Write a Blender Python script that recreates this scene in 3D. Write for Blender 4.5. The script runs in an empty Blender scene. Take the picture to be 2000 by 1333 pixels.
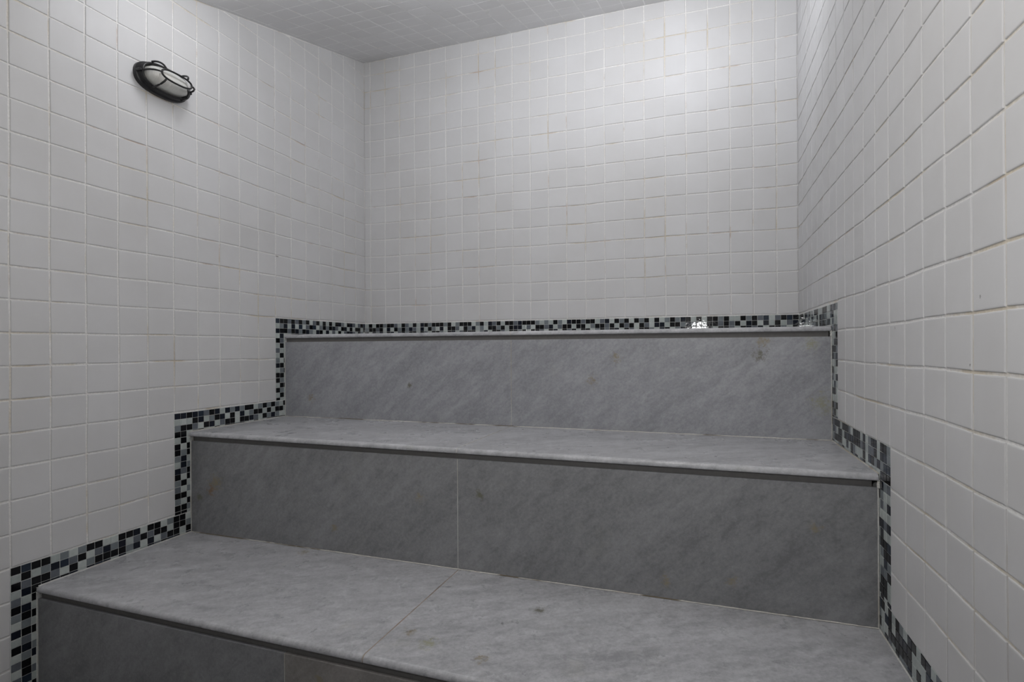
import bpy, math, random
from mathutils import Matrix, Vector

# ------------------------------------------------------------------ units
T = 0.103                     # one wall tile pitch in metres
FLOOR = -12.86                # floor height in tile units (0 = top of the highest mosaic band)
W = 23.777                    # room width at the back wall, tile units
AR = math.tan(0.0093834)      # the right wall opens slightly towards the door
YF = -31.0                    # front wall
CEIL0, CSL = 15.82, 0.2815    # ceiling height at the back wall and its slope down to the door

def P(x, y, z):
    return Vector((x * T, y * T, (z - FLOOR) * T))
def right_x(y):
    return W - AR * y
def ceil_z(y):
    return CEIL0 + CSL * y

sc = bpy.context.scene
col = sc.collection
rnd = random.Random(7)

# ------------------------------------------------------------------ camera
F, CX, CY = 1025.717, 1037.541, 680.234
YAW, PIT, ROL = 0.3207135, 0.00030328, -0.0049352
def cam_dir(x, y, fw):
    c, s = math.cos(ROL), math.sin(ROL); r, u = x*c - y*s, x*s + y*c
    c, s = math.cos(PIT), math.sin(PIT); f1, u1 = fw*c - u*s, fw*s + u*c
    c, s = math.cos(YAW), math.sin(YAW)
    return Vector((r*c - f1*s, r*s + f1*c, u1))
cd = bpy.data.cameras.new('camera'); cam = bpy.data.objects.new('camera', cd); col.objects.link(cam)
R_, U_, B_ = cam_dir(1, 0, 0), cam_dir(0, 1, 0), -cam_dir(0, 0, 1)
M_ = Matrix((R_, U_, B_)).transposed().to_4x4()
M_.translation = P(19.63845, -27.11969, -1.5529285)
cam.matrix_world = M_
cd.sensor_fit = 'HORIZONTAL'; cd.sensor_width = 36.0
cd.lens = F / 2000 * 36
cd.shift_x = (1000 - CX) / 2000
cd.shift_y = (CY - 666.5) / 2000
cd.clip_start = 0.01
sc.camera = cam

# ------------------------------------------------------------------ world, exposure, lights
wd = bpy.data.worlds.new('world'); sc.world = wd; wd.use_nodes = True
wd.node_tree.nodes['Background'].inputs[0].default_value = (0.8, 0.85, 1, 1)
wd.node_tree.nodes['Background'].inputs[1].default_value = 0.0
sc.view_settings.view_transform = 'Standard'
sc.view_settings.look = 'None'
sc.view_settings.exposure = 0.0
sc.view_settings.gamma = 1.0
sc.view_settings.use_curve_mapping = False

def area(name, loc, target, size, power, color=(1, 1, 1), sy=None):
    ld = bpy.data.lights.new(name, 'AREA'); ld.energy = power; ld.color = color
    ld.shape = 'RECTANGLE' if sy else 'DISK'; ld.size = size
    if sy: ld.size_y = sy
    o = bpy.data.objects.new(name, ld); col.objects.link(o)
    o.location = P(*loc)
    o.rotation_euler = (P(*target) - P(*loc)).to_track_quat('-Z', 'Y').to_euler()
    return o
#LIGHTS
def point(name, loc, r, power, color=(1, 1, 1)):
    ld = bpy.data.lights.new(name, 'POINT'); ld.energy = power; ld.shadow_soft_size = r; ld.color = color
    o = bpy.data.objects.new(name, ld); col.objects.link(o); o.location = P(*loc); return o
# unseen lights added near the ceiling for brightness, two added strips washing the back wall, and the flash by the camera turned upwards
WARM, COOL = (1.0, 0.965, 0.915), (0.962, 0.97, 1.0)
point('entrance_fill_light', (12, -22, ceil_z(-22) - 0.9), 0.05, 7.6, WARM)
point('left_fill_light', (4, -13, ceil_z(-13) - 0.6), 0.05, 3.5, COOL)
point('middle_fill_light', (10, -12, ceil_z(-12) - 0.6), 0.05, 1.8, COOL)
point('corner_fill_light', (19, -5.5, ceil_z(-5.5) - 0.9), 0.07, 2.6, COOL)
area('right_fill_light', (18, -18, ceil_z(-18) - 0.2), (18, -18, -5), 0.15, 3.3, WARM)
area('back_wall_fill_wide', (13, -9, ceil_z(-9) - 0.55), (12, 0, 16.5), 1.3, 3.2, COOL, sy=0.05)
area('back_wall_fill_right', (17.5, -8, ceil_z(-8) - 0.3), (17.5, 0, 16.0), 1.1, 2.2, COOL, sy=0.05)
area('flash', (19, -26, 0), (14, -4, 15), 0.15, 6.8, (1, 1, 1))
#ENDLIGHTS

# ------------------------------------------------------------------ node helpers
def mat(name):
    m = bpy.data.materials.new(name); m.use_nodes = True
    nt = m.node_tree; b = nt.nodes['Principled BSDF']
    return m, nt, b
def N(nt, t, **kw):
    n = nt.nodes.new(t)
    for k, v in kw.items():
        if k in n.inputs: n.inputs[k].default_value = v
        else: setattr(n, k, v)
    return n
def link(nt, a, b): nt.links.new(a, b)
def ramp(nt, src, stops):
    r = nt.nodes.new('ShaderNodeValToRGB'); e = r.color_ramp.elements
    while len(e) < len(stops): e.new(0.5)
    for i, (p, c) in enumerate(stops):
        e[i].position = p; e[i].color = (c, c, c, 1) if isinstance(c, (int, float)) else (*c, 1)
    link(nt, src, r.inputs[0]); return r.outputs[0]
def mix(nt, fac, a, b, mode='MIX'):
    n = nt.nodes.new('ShaderNodeMix'); n.data_type = 'RGBA'; n.blend_type = mode
    for s, v in ((n.inputs[0], fac), (n.inputs[6], a), (n.inputs[7], b)):
        if hasattr(v, 'links'): link(nt, v, s)
        elif isinstance(v, (int, float)): s.default_value = v
        else: s.default_value = (*v, 1)
    return n.outputs[2]
def noise(nt, vec, scale, detail=4, rough=0.55, dist=0.0):
    n = N(nt, 'ShaderNodeTexNoise', Scale=scale, Detail=detail, Roughness=rough, Distortion=dist)
    link(nt, vec, n.inputs['Vector']); return n.outputs[0]
def geo_pos(nt): return nt.nodes.new('ShaderNodeNewGeometry').outputs['Position']
def mapping(nt, vec, rot=(0, 0, 0), scale=(1, 1, 1), loc=(0, 0, 0)):
    n = nt.nodes.new('ShaderNodeMapping'); link(nt, vec, n.inputs[0])
    n.inputs[1].default_value = loc; n.inputs[2].default_value = rot; n.inputs[3].default_value = scale
    return n.outputs[0]
def bump(nt, b, h, strength, dist):
    n = N(nt, 'ShaderNodeBump', Strength=strength, Distance=dist); link(nt, h, n.inputs['Height'])
    link(nt, n.outputs[0], b.inputs['Normal'])
def mth(nt, op, a, b=None, clamp=False):
    n = nt.nodes.new('ShaderNodeMath'); n.operation = op; n.use_clamp = clamp
    for s, v in ((n.inputs[0], a), (n.inputs[1], b)):
        if v is None: continue
        if hasattr(v, 'links'): link(nt, v, s)
        else: s.default_value = v
    return n.outputs[0]

# ------------------------------------------------------------------ materials
def tile_material(name='white_glazed_tile', k=1.0):
    m, nt, b = mat(name)
    at = nt.nodes.new('ShaderNodeAttribute'); at.attribute_name = 'tint'
    pos = geo_pos(nt)
    base = ramp(nt, at.outputs['Fac'], [(0, (0.590 * k, 0.590 * k, 0.598 * k)), (1, (0.625 * k, 0.625 * k, 0.633 * k))])
    cl = ramp(nt, noise(nt, pos, 2.2, 5, 0.6), [(0.35, (0.93, 0.925, 0.915)), (0.65, (1, 1, 1))])
    c = mix(nt, 1.0, base, cl, 'MULTIPLY')
    link(nt, c, b.inputs['Base Color'])
    link(nt, ramp(nt, noise(nt, pos, 9, 4), [(0.3, 0.42), (0.7, 0.62)]), b.inputs['Roughness'])
    b.inputs['IOR'].default_value = 1.42
    if not k > 1:
        for (p, sz, stretch) in (((0.0, -6.92, 2.95), 0.13, (1, 1, 3.0)), ((right_x(-16.65), -16.65, -0.75), 0.030, (0.3, 1, 0.7)),
                                 ((right_x(-12.7), -12.70, -1.12), 0.028, (0.3, 1, 0.6)), ((right_x(-16.3), -16.3, -1.88), 0.026, (0.3, 1, 0.8))):
            sub = nt.nodes.new('ShaderNodeVectorMath'); sub.operation = 'SUBTRACT'; link(nt, pos, sub.inputs[0]); sub.inputs[1].default_value = P(*p)
            ml = nt.nodes.new('ShaderNodeVectorMath'); ml.operation = 'MULTIPLY'; link(nt, sub.outputs[0], ml.inputs[0]); ml.inputs[1].default_value = stretch
            ln = nt.nodes.new('ShaderNodeVectorMath'); ln.operation = 'LENGTH'; link(nt, ml.outputs[0], ln.inputs[0])
            q = mth(nt, 'ADD', mth(nt, 'DIVIDE', ln.outputs['Value'], sz * T), mth(nt, 'MULTIPLY', mth(nt, 'SUBTRACT', noise(nt, pos, 300, 3), 0.5), 1.5))
            c = mix(nt, ramp(nt, q, [(0.5, 0.8), (1.1, 0.0)]), c, (0.13, 0.12, 0.11))
        link(nt, c, b.inputs['Base Color'])
    bump(nt, b, noise(nt, pos, 26, 2, 0.4), 0.12, 0.002)
    return m
def grout_material(name, white, tan, rust, lo, hi):
    m, nt, b = mat(name)
    pos = geo_pos(nt)
    st = ramp(nt, noise(nt, pos, 3.1, 4, 0.65), [(lo, 0.0), (hi, 1.0)])
    ru = ramp(nt, noise(nt, mapping(nt, pos, loc=(4, 7, 1)), 6.0, 3, 0.6), [(0.60, 0.0), (0.72, 1.0)])
    c = mix(nt, st, white, tan)
    c = mix(nt, mth(nt, 'MULTIPLY', ru, 0.65), c, rust)
    c = mix(nt, 1.0, c, ramp(nt, noise(nt, pos, 160, 2), [(0.3, 0.82), (0.7, 1.0)]), 'MULTIPLY')
    link(nt, c, b.inputs['Base Color']); b.inputs['Roughness'].default_value = 0.85
    bump(nt, b, noise(nt, pos, 220, 3), 0.5, 0.001)
    return m
def mosaic_material():
    m, nt, b = mat('glass_mosaic')
    at = nt.nodes.new('ShaderNodeAttribute'); at.attribute_name = 'tint'
    s = nt.nodes.new('ShaderNodeValToRGB'); s.color_ramp.interpolation = 'CONSTANT'
    stops = [(0.0, (0.004, 0.0045, 0.006)), (0.14, (0.010, 0.013, 0.022)), (0.28, (0.022, 0.032, 0.050)),
             (0.42, (0.13, 0.145, 0.165)), (0.56, (0.19, 0.215, 0.23)), (0.70, (0.40, 0.44, 0.43)), (0.84, (0.49, 0.53, 0.515))]
    e = s.color_ramp.elements
    while len(e) < len(stops): e.new(0.5)
    for i, (p, c) in enumerate(stops): e[i].position = p; e[i].color = (*c, 1)
    link(nt, at.outputs['Fac'], s.inputs[0])
    pos = geo_pos(nt)
    c = mix(nt, 1.0, s.outputs[0], ramp(nt, noise(nt, pos, 60, 3), [(0.3, 0.86), (0.7, 1.0)]), 'MULTIPLY')
    link(nt, c, b.inputs['Base Color']); b.inputs['Roughness'].default_value = 0.06
    b.inputs['IOR'].default_value = 1.45; b.inputs['Specular IOR Level'].default_value = 0.32
    bump(nt, b, noise(nt, pos, 45, 2), 0.15, 0.002)
    return m
# stains: (position, size) in metres, blotches of ochre in the stone
def marble_material(name, dark, light, rough, euler, stains=(), stretch=4.0, streak=1.0, axis=0):
    """honed grey marble: cloudy streaks along one direction, a fine crystalline grain and a few pale bands"""
    m, nt, b = mat(name)
    pos = geo_pos(nt)
    rot = mapping(nt, pos, rot=euler)
    sc3 = [1.0, 1.0, 1.0]; sc3[axis] = 1.0 / stretch
    st_ = mapping(nt, rot, scale=tuple(sc3))
    cloud = noise(nt, st_, 7.0, 6, 0.65, 0.3)
    mid = noise(nt, mapping(nt, rot, scale=tuple(1.0 if q == 1.0 else 0.45 for q in sc3)), 34, 5, 0.68, 0.2)
    grain = noise(nt, pos, 95, 4, 0.75)
    v = mth(nt, 'ADD', mth(nt, 'MULTIPLY', cloud, 0.30), mth(nt, 'ADD', mth(nt, 'MULTIPLY', mid, 0.38), mth(nt, 'MULTIPLY', grain, 0.32)))
    c = ramp(nt, v, [(0.40, dark), (0.5, tuple((a + q) / 2 for a, q in zip(dark, light))), (0.60, light)])
    sc4 = [1.0, 1.0, 1.0]; sc4[axis] = 0.07
    band = noise(nt, mapping(nt, rot, scale=tuple(sc4), loc=(1.3, 2.1, 0.4)), 9.0, 4, 0.6, 0.15)
    bb = mth(nt, 'MULTIPLY', ramp(nt, band, [(0.60, 0.0), (0.72, 0.30 * streak)]), ramp(nt, mid, [(0.35, 0.4), (0.6, 1.0)]))
    c = mix(nt, bb, c, tuple(min(1, q * 1.25) for q in light))
    sp = ramp(nt, noise(nt, pos, 60, 4, 0.65), [(0.63, 0.0), (0.72, 0.30)])
    c = mix(nt, sp, c, tuple(min(1, q * 1.25) for q in light))
    dk = ramp(nt, noise(nt, mapping(nt, rot, scale=tuple(1.0 if q == 1.0 else 0.3 for q in sc3), loc=(5, 1, 8)), 42, 4, 0.6), [(0.62, 0.0), (0.72, 0.35)])
    c = mix(nt, dk, c, tuple(q * 0.72 for q in dark))
    br = noise(nt, pos, 70, 5, 0.75)
    lf = ramp(nt, noise(nt, mapping(nt, pos, loc=(9, 3, 5)), 9, 5, 0.7), [(0.60, 0.0), (0.75, 0.22)])
    c = mix(nt, lf, c, tuple(q * k for q, k in zip(light, (0.98, 0.96, 0.80))))
    for (p, size, colr) in stains:
        d = nt.nodes.new('ShaderNodeVectorMath'); d.operation = 'DISTANCE'
        link(nt, pos, d.inputs[0]); d.inputs[1].default_value = p
        q = mth(nt, 'ADD', mth(nt, 'DIVIDE', d.outputs['Value'], size), mth(nt, 'MULTIPLY', mth(nt, 'SUBTRACT', br, 0.5), 5.0))
        c = mix(nt, ramp(nt, q, [(0.0, 0.85), (0.9, 0.0)]), c, colr)
    link(nt, c, b.inputs['Base Color'])
    link(nt, ramp(nt, noise(nt, pos, 14, 4), [(0.3, rough), (0.7, rough + 0.14)]), b.inputs['Roughness'])
    b.inputs['IOR'].default_value = 1.5
    bump(nt, b, noise(nt, pos, 110, 4), 0.12, 0.001)
    return m
def plain(name, c, rough, metallic=0.0, bumpy=0.0, scale=80, var=0.12):
    m, nt, b = mat(name); pos = geo_pos(nt)
    k = ramp(nt, noise(nt, pos, scale, 3), [(0.3, 1 - var), (0.7, 1.0)])
    link(nt, mix(nt, 1.0, (c[0], c[1], c[2]), k, 'MULTIPLY'), b.inputs['Base Color'])
    b.inputs['Roughness'].default_value = rough; b.inputs['Metallic'].default_value = metallic
    if bumpy: bump(nt, b, noise(nt, pos, scale * 2, 3), bumpy, 0.001)
    return m

MT = tile_material()
MT_C = tile_material('brightened_ceiling_tile', 1.22)  # wall tile with its colour brightened to make up for light missing on the ceiling
MG_W = grout_material('wall_grout', (0.80, 0.79, 0.775), (0.66, 0.60, 0.50), (0.52, 0.38, 0.29), 0.52, 0.64)
MG_C = grout_material('ceiling_grout', (0.95, 0.95, 0.95), (0.78, 0.78, 0.77), (0.8, 0.7, 0.62), 0.50, 0.60)
MG_M = grout_material('mosaic_grout', (0.66, 0.68, 0.66), (0.55, 0.54, 0.48), (0.50, 0.40, 0.33), 0.55, 0.68)
MM = mosaic_material()
OCH, RUST, GRN, YEL = (0.25, 0.215, 0.145), (0.22, 0.135, 0.075), (0.13, 0.125, 0.085), (0.30, 0.30, 0.20)
def st(x, y, z, s, c): return (tuple(P(x, y, z)), s * T, c)
FACE3, FACE2, FACE1 = -6.45, -11.44, -16.55
stains3 = [st(16.3, FACE3, -1.95, .26, OCH), st(15.35, FACE3, -2.85, .26, OCH), st(21.6, FACE3, -1.3, .3, OCH), st(21.5, FACE3, -1.85, .28, GRN),
           st(23.5, FACE3, -3.5, .42, YEL), st(23.2, FACE3, -1.45, .3, YEL), st(1.6, FACE3, -3.9, .22, OCH), st(7.0, FACE3, -3.2, .16, GRN)]
stains2 = [st(1.35, FACE2, -6.75, .36, OCH), st(1.05, FACE2, -7.15, .24, RUST), st(0.5, FACE2, -7.4, .22, GRN), st(10.4, FACE2, -6.6, .2, OCH),
           st(18.5, FACE2, -8.3, .22, OCH), st(20.3, FACE2, -8.1, .2, OCH), st(22.4, FACE2, -6.4, .18, OCH), st(6.9, FACE2, -8.0, .16, OCH), st(12.6, FACE2, -6.3, .2, GRN)]
stains1 = [st(13.1, -15.6, -8.84, .28, YEL), st(12.4, -15.3, -8.84, .2, OCH), st(15.2, -13.2, -8.84, .22, GRN), st(14.6, -15.8, -8.84, .2, OCH), st(5.9, -11.8, -8.84, .25, OCH), st(14.5, -14.2, -8.84, .07, (0.03, 0.03, 0.025))]
D_ = math.radians
MS_TOP = marble_material('polished_marble_lit', (0.300, 0.303, 0.318), (0.520, 0.524, 0.548), 0.24, (0, 0, D_(-30)), stains1, 5.0, 0.4)  # same stone as the risers; its polished reflection is lightened into the colour
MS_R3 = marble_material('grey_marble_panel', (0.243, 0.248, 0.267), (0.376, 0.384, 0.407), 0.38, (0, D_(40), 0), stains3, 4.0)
MS_R2 = marble_material('shaded_grey_marble_panel', (0.172, 0.174, 0.183), (0.286, 0.290, 0.301), 0.38, (0, D_(42), 0), stains2, 3.0, 0.8)  # same stone as the upper riser; weaker light below is darkened into its colour
MS_WARM = marble_material('brownish_marble_panel', (0.200, 0.190, 0.182), (0.320, 0.304, 0.292), 0.38, (0, D_(42), 0), [st(10.6, FACE1, -9.7, .16, OCH)], 3.0, 0.6)
MS_CORE = plain('mortar_bed', (0.16, 0.155, 0.15), 0.9, bumpy=0.4)
MS_SEAL = grout_material('joint_sealant', (0.56, 0.56, 0.54), (0.40, 0.37, 0.31), (0.24, 0.15, 0.10), 0.46, 0.60)
MS_BROWN = grout_material('stained_joint', (0.62, 0.60, 0.56), (0.17, 0.14, 0.10), (0.20, 0.09, 0.05), 0.50, 0.55)
MS_RUSTY = grout_material('rusty_joint', (0.36, 0.31, 0.26), (0.20, 0.14, 0.10), (0.24, 0.11, 0.06), 0.46, 0.58)
MB_BLACK = plain('black_plastic', (0.008, 0.008, 0.010), 0.38, bumpy=0.1)
MB_WIRE = plain('black_coated_wire', (0.006, 0.006, 0.007), 0.35)
MF = plain('floor_stone', (0.20, 0.20, 0.21), 0.4)
MWALL = plain('plaster', (0.6, 0.6, 0.6), 0.7)

# ------------------------------------------------------------------ mesh builder
class MB:
    def __init__(s): s.v = []; s.f = []; s.mi = []; s.t = []; s.sm = []
    def add(s, vs, fs, mi=0, tint=0.5, smooth=False):
        o = len(s.v); s.v += [tuple(q) for q in vs]
        for f in fs:
            s.f.append([o + i for i in f]); s.mi.append(mi); s.t.append(tint); s.sm.append(smooth)
    def box(s, a, b, mi=0):
        (x0, y0, z0), (x1, y1, z1) = a, b
        vs = [P(x, y, z) for x in (x0, x1) for y in (y0, y1) for z in (z0, z1)]
        s.add(vs, [(0, 1, 3, 2), (4, 6, 7, 5), (0, 4, 5, 1), (2, 3, 7, 6), (0, 2, 6, 4), (1, 5, 7, 3)], mi)
    def build(s, name, mats, parent=None, loc=None, **props):
        me = bpy.data.meshes.new(name)
        org = Vector(loc) if loc is not None else Vector((0, 0, 0))
        me.from_pydata([tuple(Vector(q) - org) for q in s.v], [], s.f)
        for m in mats: me.materials.append(m)
        me.polygons.foreach_set('material_index', s.mi)
        me.polygons.foreach_set('use_smooth', s.sm)
        at = me.attributes.new('tint', 'FLOAT', 'FACE'); at.data.foreach_set('value', s.t)
        me.update()
        o = bpy.data.objects.new(name, me); col.objects.link(o)
        if parent is not None:
            o.parent = parent; o.location = org - parent.location
        else: o.location = org
        for k, v in props.items(): o[k] = v
        return o

def inset(poly, d):
    n = len(poly); out = []
    ar = sum(poly[i][0] * poly[(i+1) % n][1] - poly[(i+1) % n][0] * poly[i][1] for i in range(n))
    sg = 1 if ar > 0 else -1
    ln = []
    for i in range(n):
        (x0, y0), (x1, y1) = poly[i], poly[(i+1) % n]
        dx, dy = x1 - x0, y1 - y0; L = math.hypot(dx, dy) or 1e-9
        nx, ny = -dy / L * sg, dx / L * sg
        ln.append((nx, ny, nx * x0 + ny * y0 + d))
    for i in range(n):
        a, b = ln[i-1], ln[i]
        det = a[0] * b[1] - a[1] * b[0]
        if abs(det) < 1e-6: out.append((poly[i][0] + b[0] * d, poly[i][1] + b[1] * d)); continue
        out.append(((a[2] * b[1] - a[1] * b[2]) / det, (a[0] * b[2] - a[2] * b[0]) / det))
    return out
def clip(poly, a, b, c):                       # keep a*x + b*y <= c
    out = []; n = len(poly)
    for i in range(n):
        p, q = poly[i], poly[(i+1) % n]
        dp, dq = a * p[0] + b * p[1] - c, a * q[0] + b * q[1] - c
        if dp <= 0: out.append(p)
        if dp * dq < 0:
            t = dp / (dp - dq); out.append((p[0] + t * (q[0] - p[0]), p[1] + t * (q[1] - p[1])))
    return out
def size_ok(poly, m):
    if len(poly) < 3: return False
    xs = [p[0] for p in poly]; ys = [p[1] for p in poly]
    return max(xs) - min(xs) > m and max(ys) - min(ys) > m

def tile_piece(mb, frame, poly, h, bev, mi, tint, jit, flip, base=0.0):
    """one raised tile with a rounded edge; poly is its outline in wall units, frame(u, v, h) -> point"""
    cu = sum(p[0] for p in poly) / len(poly); cv = sum(p[1] for p in poly) / len(poly)
    ju, jv, tu, tv = rnd.uniform(-jit, jit), rnd.uniform(-jit, jit), rnd.gauss(0, jit * 0.35), rnd.gauss(0, jit * 0.35)
    rings = [(0.0, base), (0.0, h * 0.62), (bev * 0.35, h * 0.90), (bev, h)]
    vs = []; n = len(poly)
    for d, hh in rings:
        pp = inset(poly, d) if d else poly
        for (u, v) in pp:
            vs.append(frame(u + ju, v + jv, hh + ((u - cu) * tu + (v - cv) * tv if hh > base else 0)))
    fs = []
    for r in range(len(rings) - 1):
        for i in range(n):
            a, b = r * n + i, r * n + (i + 1) % n
            fs.append((a, b, b + n, a + n))
    fs.append(tuple(range((len(rings) - 1) * n, len(rings) * n)))
    if flip: fs = [tuple(reversed(f)) for f in fs]
    mb.add(vs, fs, mi, tint)

GR = 0.026          # half joint width of the big tiles
def warp(u, v, s):  # tile sheets are never laid perfectly straight
    return (u + 0.010 * math.sin(v * 0.9 + s) , v + 0.016 * math.sin(u * 0.63 + s * 2) + 0.010 * math.sin(u * 2.1 + s))

def tile_field(mb, frame0, us, vs_, keep, clips, flip, seed, h=0.030):
    frame = lambda u, v, hh: frame0(*warp(u, v, seed), hh)
    for i in range(len(us) - 1):
        for j in range(len(vs_) - 1):
            u0, u1, v0, v1 = us[i], us[i+1], vs_[j], vs_[j+1]
            if not keep((u0 + u1) / 2, (v0 + v1) / 2): continue
            poly = [(u0 + GR, v0 + GR), (u1 - GR, v0 + GR), (u1 - GR, v1 - GR), (u0 + GR, v1 - GR)]
            for c in clips: poly = clip(poly, *c)
            if not size_ok(poly, 0.06): continue
            tile_piece(mb, frame, poly, h, 0.030, 0, min(1, max(0, rnd.gauss(0.5, 0.22))), 0.006, flip)

TINT = {'K': 0.05, 'D': 0.2, 'B': 0.35, 'G': 0.5, 'H': 0.6, 'L': 0.75, 'M': 0.9}
def cell_tint(ch):
    if ch is None: ch = rnd.choice('KKKKDDBGGHLLLMM')
    elif ch == 'K': ch = rnd.choice('KKKD')
    elif ch == 'D': ch = rnd.choice('DBK')
    elif ch == 'G': ch = rnd.choice('GH')
    elif ch == 'L': ch = rnd.choice('LM')
    return TINT[ch]
PU, PV, MGAP = 0.2515, 0.2404, 0.013
def mosaic_cell(mb, frame, poly, ch, flip):
    if not size_ok(poly, 0.012): return
    if size_ok(poly, 0.06): tile_piece(mb, frame, poly, 0.026, 0.012, 0, cell_tint(ch), 0.004, flip)
    else: tile_piece(mb, frame, poly, 0.026, 0.002, 0, cell_tint(ch), 0.001, flip)

# ------------------------------------------------------------------ frames of the walls
def f_left(u, v, h): return P(h, -u, v)                       # u = distance from the back wall
def f_right(u, v, h): return P(right_x(-u) - h, -u, v)
def f_back(u, v, h): return P(u, -h, v)
CN = 1 / math.hypot(1, CSL)
def f_ceil(u, v, h):                                          # v = distance from the back wall along the slope
    return P(u, -v * CN + 0.0, CEIL0 - v * CN * CSL - h / CN)

SX = 1.0175
YO_L, ZT_L = [7.035, 12.125, 17.215], [-0.03, -4.03, -8.02, FLOOR]
YO_R, ZT_R = [7.215, 12.30, 17.385], [-0.05, -3.99, -7.97, FLOOR]
NOSE = [6.50, 11.54, 16.58]
FACE = [6.45, 11.44, 16.55]
STOP = [-0.83, -4.83, -8.84]
def in_mosaic(u, v, YO, ZT): return any(u < YO[k] and v < ZT[k] - 0.02 for k in range(3))

def side_wall(name, frame, YO, ZT, flip, us, seed):
    mb = MB()
    tile_field(mb, frame, us, [float(r) for r in range(-13, 17)], lambda u, v: not in_mosaic(u, v, YO, ZT),
               [(CSL, 1, CEIL0 - 0.045), (0, -1, -FLOOR)], flip, seed)
    # grout bed in front of the masonry: one sheet with the sloping top
    G = 0.004
    y1 = -YF
    pts = [(0, FLOOR), (y1, FLOOR), (y1, ceil_z(-y1)), (0, CEIL0)]
    back = [frame(u, v, -1.0) for u, v in pts]; front = [frame(u, v, G) for u, v in pts]
    mb.add(back + front, [(0, 1, 2, 3), (4, 5, 6, 7), (0, 1, 5, 4), (1, 2, 6, 5), (2, 3, 7, 6), (3, 0, 4, 7)], 1)
    return mb.build(name, [MT, MG_W], kind='structure')

us_l = [0.012] + [0.9216 + SX * k for k in range(0, 30)]
us_r = [0.012] + [17.3895 - SX * k for k in range(16, -1, -1)] + [17.3895 + SX * k for k in range(1, 14)]
us_l = [u for u in us_l if u < -YF + 0.2]; us_r = [u for u in us_r if u < -YF + 0.2]
side_wall('wall_left', f_left, YO_L, ZT_L, False, us_l, 0.4)
side_wall('wall_right', f_right, YO_R, ZT_R, True, us_r, 2.2)

mb = MB()
us_b = [0.012] + [0.4526 + SX * k for k in range(0, 23)] + [W - 0.012]
tile_field(mb, f_back, us_b, [float(r) for r in range(0, 17)], lambda u, v: True, [(0, 1, CEIL0 - 0.045)], False, 1.3)
pts = [(0, FLOOR), (W, FLOOR), (W, CEIL0), (0, CEIL0)]
back = [f_back(u, v, -1.0) for u, v in pts]; front = [f_back(u, v, 0.004) for u, v in pts]
mb.add(back + front, [(0, 1, 2, 3), (4, 5, 6, 7), (0, 1, 5, 4), (1, 2, 6, 5), (2, 3, 7, 6), (3, 0, 4, 7)], 1)
mb.build('wall_back', [MT, MG_W], kind='structure')

# ceiling: sloping, tiled, with thinner flush joints
mb = MB()
vend = -YF / CN
us_c = [0.02, 0.245] + [0.245 + 1.035 * k for k in range(1, 23)] + [W + 0.1]
vs_c = [0.03, 1.0] + [0.995 * k for k in range(2, 33)]
GR_old = GR; GR = 0.026
tile_field(mb, f_ceil, us_c, vs_c, lambda u, v: v < vend, [(1, -0.0093, W - 0.03)], True, 3.1, h=0.0075)
GR = GR_old
pts = [(0, 0), (right_x(0), 0), (right_x(YF), vend), (0, vend)]
back = [f_ceil(u, v, -1.0) for u, v in pts]; front = [f_ceil(u, v, 0.0045) for u, v in pts]
mb.add(back + front, [(0, 1, 2, 3), (4, 5, 6, 7), (0, 1, 5, 4), (1, 2, 6, 5), (2, 3, 7, 6), (3, 0, 4, 7)], 1)
mb.build('ceiling', [MT_C, MG_C], kind='structure')

mb = MB(); mb.box((0, YF, FLOOR - 1), (right_x(YF), 0, FLOOR)); mb.build('floor', [MF], kind='structure')
mb = MB(); mb.box((0, YF - 1, FLOOR), (right_x(YF), YF, ceil_z(YF))); mb.build('wall_front', [MWALL], kind='structure')

# ------------------------------------------------------------------ glass mosaic borders
BAND = {  # rows read from the outer corner towards the back wall
 0: ["DKDGDGKGKLGKLKLKLKKGLKKGLGKD", "LGKLKLDLGKDLGKGDDGLKKLKLKKLD", "KKKGKKGKKGLKKLKLGLKLGKKGLKGL"],
 1: ["KDKDDGKKLDGKGKKLGKGKGL", "LLLKDLGKKLKLDLGDKLKLKK", "GKKGLKKLGKKLKKKGLKGKGL"],
 2: ["KDKDLGLGKKLLKKKLKKLGKKL", "LKLGKDGKLGKGKLGKGKKLKKG", "KGKKGLKLGKKKKGKLKLGKKLK"]}
STRIP = {
 0: ["LKL", "KGL", "LKL", "GLL", "LKL", "GLK", "KKL", "LGK", "KKL", "KGL", "LKK", "KGL", "LKL", "KLL"],
 1: ["KKL", "LKL", "KLK", "KGK", "GKL", "LKG", "KGK", "KLK", "GKL", "GLG", "KKL", "GLK", "KKG", "KKL"],
 2: ["LKK", "GLK", "KDL", "GKK", "LGL", "DKK", "LGL", "KDG", "LGK", "GKL", "LKG", "GDL", "KLK", "LKG", "KGL", "LKK"]}
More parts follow.
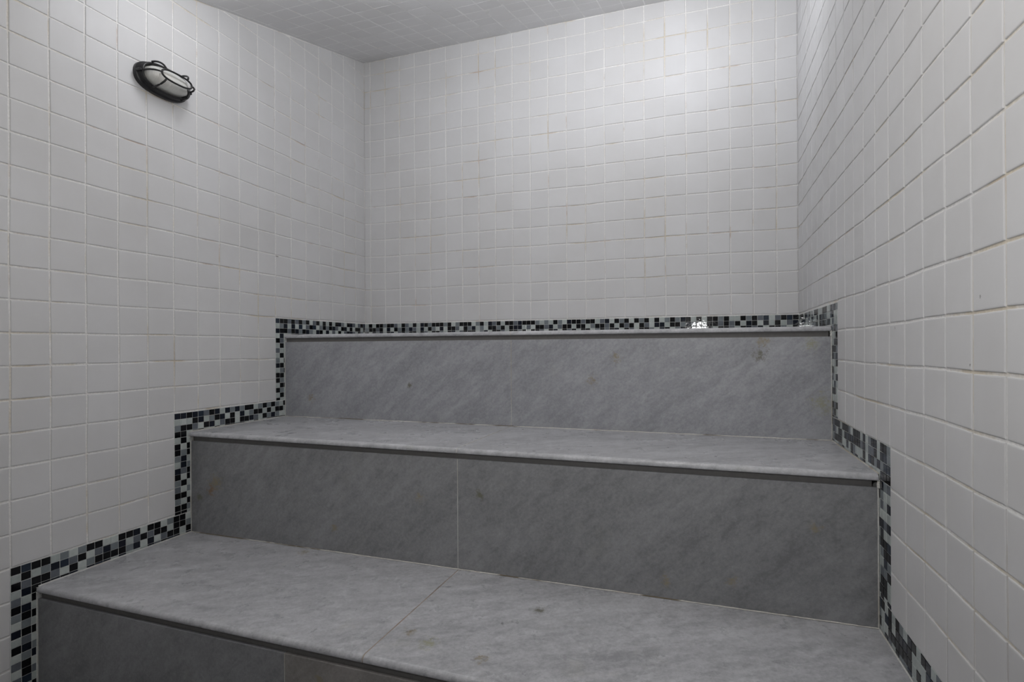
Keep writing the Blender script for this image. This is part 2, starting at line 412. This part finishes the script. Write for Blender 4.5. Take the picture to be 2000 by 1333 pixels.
def side_mosaic(name, frame, YO, ZT, flip, table):
    mb = MB()
    for k in range(3):
        uin = 0.03 if k == 0 else FACE[k-1]
        nrow = int(math.ceil((ZT[k] - ZT[k+1]) / PV)); ncol = int(math.ceil((YO[k] - uin) / PU))
        for r in range(nrow):
            for c in range(ncol):
                u1 = YO[k] - 0.02 - c * PU; u0 = u1 - PU + MGAP; v1 = ZT[k] - 0.02 - r * PV; v0 = v1 - PV + MGAP
                poly = [(u0, v0), (u1, v0), (u1, v1), (u0, v1)]
                poly = clip(clip(poly, -1, 0, -(uin + 0.012)), 0, -1, -(ZT[k+1] + 0.012))
                if v0 < STOP[k] - 0.02:
                    if u1 < FACE[k] + 0.03:
                        if v1 < STOP[k]: continue
                        poly = clip(poly, 0, -1, -(STOP[k] + 0.03))
                    elif u0 < FACE[k] and v1 < STOP[k]: poly = clip(poly, -1, 0, -(FACE[k] + 0.03))
                ch = None
                if table:
                    if r < 3 and c < len(BAND[k][r]): ch = BAND[k][r][c]
                    elif r >= 3 and c < 3 and r - 3 < len(STRIP[k]): ch = STRIP[k][r-3][c]
                mosaic_cell(mb, frame, poly, ch, flip)
    # mosaic grout: thin raised bed with a stepped outline
    G = 0.012
    for k in range(3):
        uin = 0.0 if k == 0 else FACE[k-1] - 0.05
        for (a, b, z0, z1) in ((uin, YO[k], STOP[k] - 0.1, ZT[k]), (FACE[k] - 0.05, YO[k], ZT[k+1], STOP[k] - 0.1)):
            pts = [(a, z0), (b, z0), (b, z1), (a, z1)]
            bk = [frame(u, v, 0.005) for u, v in pts]; fr = [frame(u, v, G) for u, v in pts]
            mb.add(bk + fr, [(4, 5, 6, 7), (0, 1, 5, 4), (1, 2, 6, 5), (2, 3, 7, 6), (3, 0, 4, 7)], 1)
    return mb.build(name, [MM, MG_M], kind='structure')
side_mosaic('trim_1', f_left, YO_L, ZT_L, False, True)
side_mosaic('trim_2', f_right, YO_R, ZT_R, True, False)
B0 = "LKLKKGKKGLKGLKLKKGKKKGKLGKKKLGKLKGKLKKGKKKKGLGLKGLKKKGKKLGKLDGKLKGKLKLGKGKKLDLKKGDLLDGKGDLGKDKL"
B1 = "GKKGKLKLKGKGKGLKLKGLKLKKGLKGKLGLKKGKLKKKLGLKKGKLGKKLKDLGKKGKLKGKLKGLKDLKKGKGKLKKGKGKLKDLKLDLGD"
B2 = "KLKGKLKKLGKGKKLKGLKKGLKKLGKKKLGKLKKGLKKGKLKKGLK" * 2
mb = MB()
for r, S in enumerate((B0, B1, B2, B2[5:])):
    n = 94; pu = (W - 0.04) / n
    for c in range(n):
        u0 = 0.02 + c * pu; u1 = u0 + pu - MGAP; v1 = -0.05 - r * PV; v0 = v1 - PV + MGAP
        poly = clip([(u0, v0), (u1, v0), (u1, v1), (u0, v1)], 0, -1, 0.81)
        mosaic_cell(mb, f_back, poly, S[c % len(S)], False)
pts = [(0, -0.9), (W, -0.9), (W, -0.03), (0, -0.03)]
bk = [f_back(u, v, 0.005) for u, v in pts]; fr = [f_back(u, v, 0.012) for u, v in pts]
mb.add(bk + fr, [(4, 5, 6, 7), (0, 1, 5, 4), (1, 2, 6, 5), (2, 3, 7, 6), (3, 0, 4, 7)], 1)
mb.build('trim_3', [MM, MG_M], kind='structure')

# ------------------------------------------------------------------ the three marble tiers
EMPTY_PROPS = ('label', 'category', 'group')
def thing(name, loc, label, cat, group=None):
    o = bpy.data.objects.new(name, None); col.objects.link(o); o.empty_display_size = 0.05
    o.location = loc; o['label'] = label; o['category'] = cat
    if group: o['group'] = group
    return o
def extrude_x(mb, prof, x0, x1, mi=0, smooth_to=0):
    """prof: closed outline of (y, z) in tile units; x1 may be a function of y (the right wall is slightly skewed)"""
    n = len(prof)
    e0 = [P(x0(y) if callable(x0) else x0, y, z) for y, z in prof]
    e1 = [P(x1(y) if callable(x1) else x1, y, z) for y, z in prof]
    mb.add(e0 + e1, [tuple(range(n - 1, -1, -1)), tuple(range(n, 2 * n))], mi)
    for i in range(n):
        j = (i + 1) % n
        mb.add([e0[i], e0[j], e1[j], e1[i]], [(0, 3, 2, 1)], mi)
def weld(o, bevel_w=0.0):
    import bmesh
    bm = bmesh.new(); bm.from_mesh(o.data); bmesh.ops.remove_doubles(bm, verts=bm.verts, dist=1e-5)
    bmesh.ops.recalc_face_normals(bm, faces=bm.faces); bm.to_mesh(o.data); bm.free()
    if bevel_w:
        m = o.modifiers.new('bevel', 'BEVEL'); m.width = bevel_w; m.segments = 2; m.limit_method = 'ANGLE'; m.angle_limit = math.radians(50)

EW = lambda y: right_x(y) - 0.045
def tier(k, label, seam_top, seam_riser, mtop, mris, zbot):
    nose, face, top = -NOSE[k], -FACE[k], STOP[k]
    yb = -0.045 if k == 0 else -FACE[k-1]
    th = 0.175
    root = thing('marble_bench', P(W / 2, nose, zbot), label, 'bench', 'tiers of the stepped marble bench')
    # seat slabs, nosing rounded on the top edge
    prof = [(yb - 0.03, top), (nose + 0.13, top)]
    for i in range(1, 7):
        a = math.radians(90 - i * 15); prof.append((nose + 0.13 - 0.13 * math.cos(a) , top - 0.12 + 0.12 * math.sin(a)))
    prof += [(nose + 0.004, top - th + 0.02), (nose + 0.03, top - th), (yb - 0.03, top - th)]
    for (a, b, lb) in ((0.045, seam_top - 0.018, 'left half of the seat slab'), (seam_top + 0.018, EW, 'right half of the seat slab')):
        mb = MB(); extrude_x(mb, prof, a, b)
        o = mb.build('seat_slab', [mtop], root); weld(o, 0.0012)
    # mortar bed set back under the nosing, seen as a dark groove
    mb = MB(); mb.box((0.05, face + 0.10, top - th - 0.5), (W - 0.05, yb - 0.10 if k else -0.05, top - th))
    core = mb.build('mortar_bed', [MS_CORE], root); weld(core)
    rt = top - th - 0.19
    for (a, b) in ((0.045, seam_riser - 0.009), (seam_riser + 0.009, EW)):
        mb = MB(); extrude_x(mb, [(face, zbot + 0.01), (face, rt), (face + 0.09, rt), (face + 0.09, zbot + 0.01)], a, b)
        warm = k == 2 and a > 1
        o = mb.build('riser_panel', [MS_WARM if warm else mris], root, **({'label': 'browner marble panel right of the joint'} if warm else {})); weld(o, 0.0016)
    # joints
    mb = MB()
    mb.box((seam_riser - 0.02, face + 0.008, zbot + 0.02), (seam_riser + 0.02, face + 0.05, rt - 0.01))
    weld(mb.build('riser_joint', [MS_SEAL], root))
    mb = MB(); pj = [(yb - 0.04, top - 0.008), (nose + 0.14, top - 0.008)]
    for i in range(1, 7):
        a = math.radians(90 - i * 15); pj.append((nose + 0.14 - 0.125 * math.cos(a), top - 0.125 + 0.117 * math.sin(a)))
    pj += [(nose + 0.02, top - th + 0.01), (yb - 0.04, top - th + 0.01)]
    extrude_x(mb, pj, seam_top - 0.02, seam_top + 0.02)
    weld(mb.build('slab_joint', [MS_RUSTY if k == 2 else MS_SEAL], root))
    # sealant fillets along both side walls and along the wall behind
    def fillet(p, q, o1, o2, r=0.036, n=26, name='sealant_bead', mt=MS_SEAL):
        """a wavy triangular bead from p to q; o1, o2 are the two leg directions"""
        pts = []
        for i in range(n + 1):
            t = i / n; c = [p[j] + (q[j] - p[j]) * t for j in range(3)]
            a = r * (0.75 + 0.45 * rnd.random()); b_ = r * (0.75 + 0.45 * rnd.random())
            pts += [P(*c), P(c[0] + o1[0] * a, c[1] + o1[1] * a, c[2] + o1[2] * a), P(c[0] + o2[0] * b_, c[1] + o2[1] * b_, c[2] + o2[2] * b_)]
        fs = []
        for i in range(n):
            o = i * 3
            fs += [(o, o + 1, o + 4, o + 3), (o + 1, o + 2, o + 5, o + 4), (o + 2, o, o + 3, o + 5)]
        fs += [(0, 1, 2), (n * 3, n * 3 + 2, n * 3 + 1)]
        mb = MB(); mb.add(pts, fs, 0)
        weld(mb.build(name, [mt], root))
    fillet((0.028, yb - 0.03, top - 0.01), (0.028, nose + 0.05, top - 0.01), (1, 0, 0), (0, 0, 1))
    fillet((right_x(yb) - 0.028, yb - 0.03, top - 0.01), (right_x(nose) - 0.028, nose + 0.05, top - 0.01), (-1, 0, 0), (0, 0, 1))
    fillet((0.03, face + 0.01, zbot + 0.03), (0.03, face + 0.01, rt), (1, 0, 0), (0, -1, 0), 0.018)
    fillet((right_x(face) - 0.03, face + 0.01, zbot + 0.03), (right_x(face) - 0.03, face + 0.01, rt), (-1, 0, 0), (0, -1, 0), 0.034)
    fillet((right_x(nose) - 0.03, nose + 0.05, top - th - 0.19), (right_x(nose) - 0.03, nose + 0.05, top - th + 0.03), (-1, 0, 0), (0, -1, 0), 0.05, 8)
    fillet((0.03, nose + 0.05, top - th - 0.06), (0.03, nose + 0.05, top - 0.02), (1, 0, 0), (0, -1, 0), 0.05, 8)
    fillet((0.03, yb - 0.004, top + 0.001), (right_x(yb) - 0.03, yb - 0.004, top + 0.001), (0, -1, 0), (0, 0, 1), 0.022, 160, 'back_joint', MS_BROWN if k else MS_SEAL)
    return root
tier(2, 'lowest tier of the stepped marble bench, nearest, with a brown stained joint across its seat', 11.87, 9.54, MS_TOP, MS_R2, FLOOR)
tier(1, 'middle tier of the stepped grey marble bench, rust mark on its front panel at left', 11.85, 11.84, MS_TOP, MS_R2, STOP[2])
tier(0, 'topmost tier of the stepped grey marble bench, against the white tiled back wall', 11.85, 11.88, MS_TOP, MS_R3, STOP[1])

# ------------------------------------------------------------------ oval caged wall light
LY, LZ = -12.63, 8.58
lamp = thing('bulkhead_light', P(0.03, LY, LZ), 'black oval caged bulkhead light with frosted glass high on left tiled wall', 'lamp')
def LP(a, b, h): return P(0.032 + h, LY + a, LZ + b)      # a along the wall, b up, h away from the wall
def stadium(A, B, n=48):
    """oval with flat-ish long sides"""
    out = []
    for i in range(n):
        t = 2 * math.pi * i / n; c, s = math.cos(t), math.sin(t); e = 2 / 2.5
        out.append((A * math.copysign(abs(c) ** e, c), B * math.copysign(abs(s) ** e, s)))
    return out
def loft(mb, rings, cap0=True, cap1=True, smooth=True, mi=0):
    n = 48; vs = []
    for A, B, h in rings: vs += [LP(a, b, h) for a, b in stadium(A, B, n)]
    fs = []
    for r in range(len(rings) - 1):
        for i in range(n):
            j = (i + 1) % n; fs.append((r * n + i, r * n + j, (r + 1) * n + j, (r + 1) * n + i))
    mb.add(vs, fs, mi, 0.5, smooth)
    if cap0: mb.add([LP(a, b, rings[0][2]) for a, b in stadium(rings[0][0], rings[0][1], n)], [tuple(range(n))], mi)
    if cap1: mb.add([LP(a, b, rings[-1][2]) for a, b in stadium(rings[-1][0], rings[-1][1], n)], [tuple(range(n))], mi)
def tube(mb, pts, r, closed=False, seg=8):
    n = len(pts); vs = []
    for i, p in enumerate(pts):
        a = pts[(i - 1) % n] if (closed or i) else pts[0]; b = pts[(i + 1) % n] if (closed or i < n - 1) else pts[-1]
        t = (b - a).normalized(); up = Vector((1, 0, 0)) if abs(t.x) < 0.9 else Vector((0, 0, 1))
        u = t.cross(up).normalized(); w = t.cross(u)
        vs += [p + (u * math.cos(2*math.pi*k/seg) + w * math.sin(2*math.pi*k/seg)) * r for k in range(seg)]
    fs = []
    for i in range(n if closed else n - 1):
        j = (i + 1) % n
        for k in range(seg): fs.append((i*seg+k, i*seg+(k+1) % seg, j*seg+(k+1) % seg, j*seg+k))
    if not closed: fs += [tuple(range(seg)), tuple(range((n-1)*seg, n*seg))]
    mb.add(vs, fs, 0, 0.5, True)
LA, LB = 1.0, 0.56
mb = MB(); loft(mb, [(LA, LB, 0), (LA, LB, 0.13), (LA - 0.02, LB - 0.02, 0.16), (LA - 0.05, LB - 0.05, 0.165), (LA - 0.05, LB - 0.05, 0.30), (LA - 0.09, LB - 0.08, 0.34), (LA - 0.16, LB - 0.14, 0.345), (LA - 0.17, LB - 0.15, 0.22)])
weld(mb.build('housing', [MB_BLACK], lamp, label='black plastic oval base'))
mg, ntg, bg = mat('frosted_lamp_glass')
bg.inputs['Base Color'].default_value = (0.92, 0.92, 0.88, 1); bg.inputs['Roughness'].default_value = 0.16
bg.inputs['Transmission Weight'].default_value = 0.35; bg.inputs['IOR'].default_value = 1.45
rb = N(ntg, 'ShaderNodeTexWave', Scale=60.0, Distortion=0.3); link(ntg, geo_pos(ntg), rb.inputs['Vector']); rb.bands_direction = 'Y'
bump(ntg, bg, rb.outputs['Fac'], 0.35, 0.001)
mb = MB(); rr = [(LA - 0.18, LB - 0.16, 0.23)]
for i in range(0, 9):
    a = math.radians(i * 11); rr.append((0.36 + (LA - 0.19 - 0.36) * math.cos(a), 0.02 + (LB - 0.17 - 0.02) * math.cos(a), 0.34 + 0.44 * math.sin(a)))
loft(mb, rr, cap0=False); weld(mb.build('glass_cover', [mg], lamp, label='frosted ribbed glass cover'))
mb = MB(); pts = []
for i in range(12):
    t = i / 11; rad = 0.17 * math.sqrt(max(0, 1 - (2 * t - 1) ** 2)) + 0.005
    pts.append((t, rad))
vs = []; n = 16
for t, rad in pts: vs += [LP(-0.55 + 0.75 * t, rad * math.cos(2*math.pi*k/n), 0.42 + rad * math.sin(2*math.pi*k/n)) for k in range(n)]
fs = [(i*n+k, i*n+(k+1) % n, (i+1)*n+(k+1) % n, (i+1)*n+k) for i in range(11) for k in range(n)]
mb.add(vs, fs, 0, 0.5, True)
mb.build('bulb', [plain('warm_white_bulb', (0.80, 0.66, 0.58), 0.4)], lamp, label='unlit pearl bulb behind the glass')
mb = MB(); RW = 0.034 * T
rim = [(a, b) for a, b in stadium(LA - 0.10, LB - 0.09)]
tube(mb, [LP(a, b, 0.36) for a, b in rim], RW * 1.25, True)
RA, RB, RH = 0.58, 0.19, 0.89
tube(mb, [LP(a, b, RH) for a, b in stadium(RA, RB)], RW, True)
for (a0, b0, a1, b1) in ((-(LA - 0.10), 0, -RA, 0), (LA - 0.10, 0, RA, 0),
                         (-0.56, LB - 0.09, -0.42, RB), (0.56, LB - 0.09, 0.42, RB), (-0.56, -(LB - 0.09), -0.42, -RB), (0.56, -(LB - 0.09), 0.42, -RB)):
    pp = []
    for i in range(11):
        th = math.radians(90 * i / 10); s = 1 - math.cos(th); q = math.sin(th)
        pp.append(LP(a0 + (a1 - a0) * s, b0 + (b1 - b0) * s, 0.36 + (RH - 0.36) * q))
    tube(mb, pp, RW)
guard = mb.build('wire_guard', [MB_WIRE], lamp, label='black wire cage over the glass')
for sgn in (-1, 1):
    mb = MB(); n = 12; c = (sgn * (LA - 0.03), 0.0)
    vs = []
    for rad, h in ((0.055, 0.14), (0.055, 0.36), (0.035, 0.38)): vs += [LP(c[0] + rad * math.cos(2*math.pi*k/n), c[1] + rad * math.sin(2*math.pi*k/n), h) for k in range(n)]
    fs = [(i*n+k, i*n+(k+1) % n, (i+1)*n+(k+1) % n, (i+1)*n+k) for i in range(2) for k in range(n)] + [tuple(range(2*n, 3*n)), tuple(range(n))]
    mb.add(vs, fs, 0, 0.5, False)
    mb.build('screw_boss', [MB_BLACK], lamp)
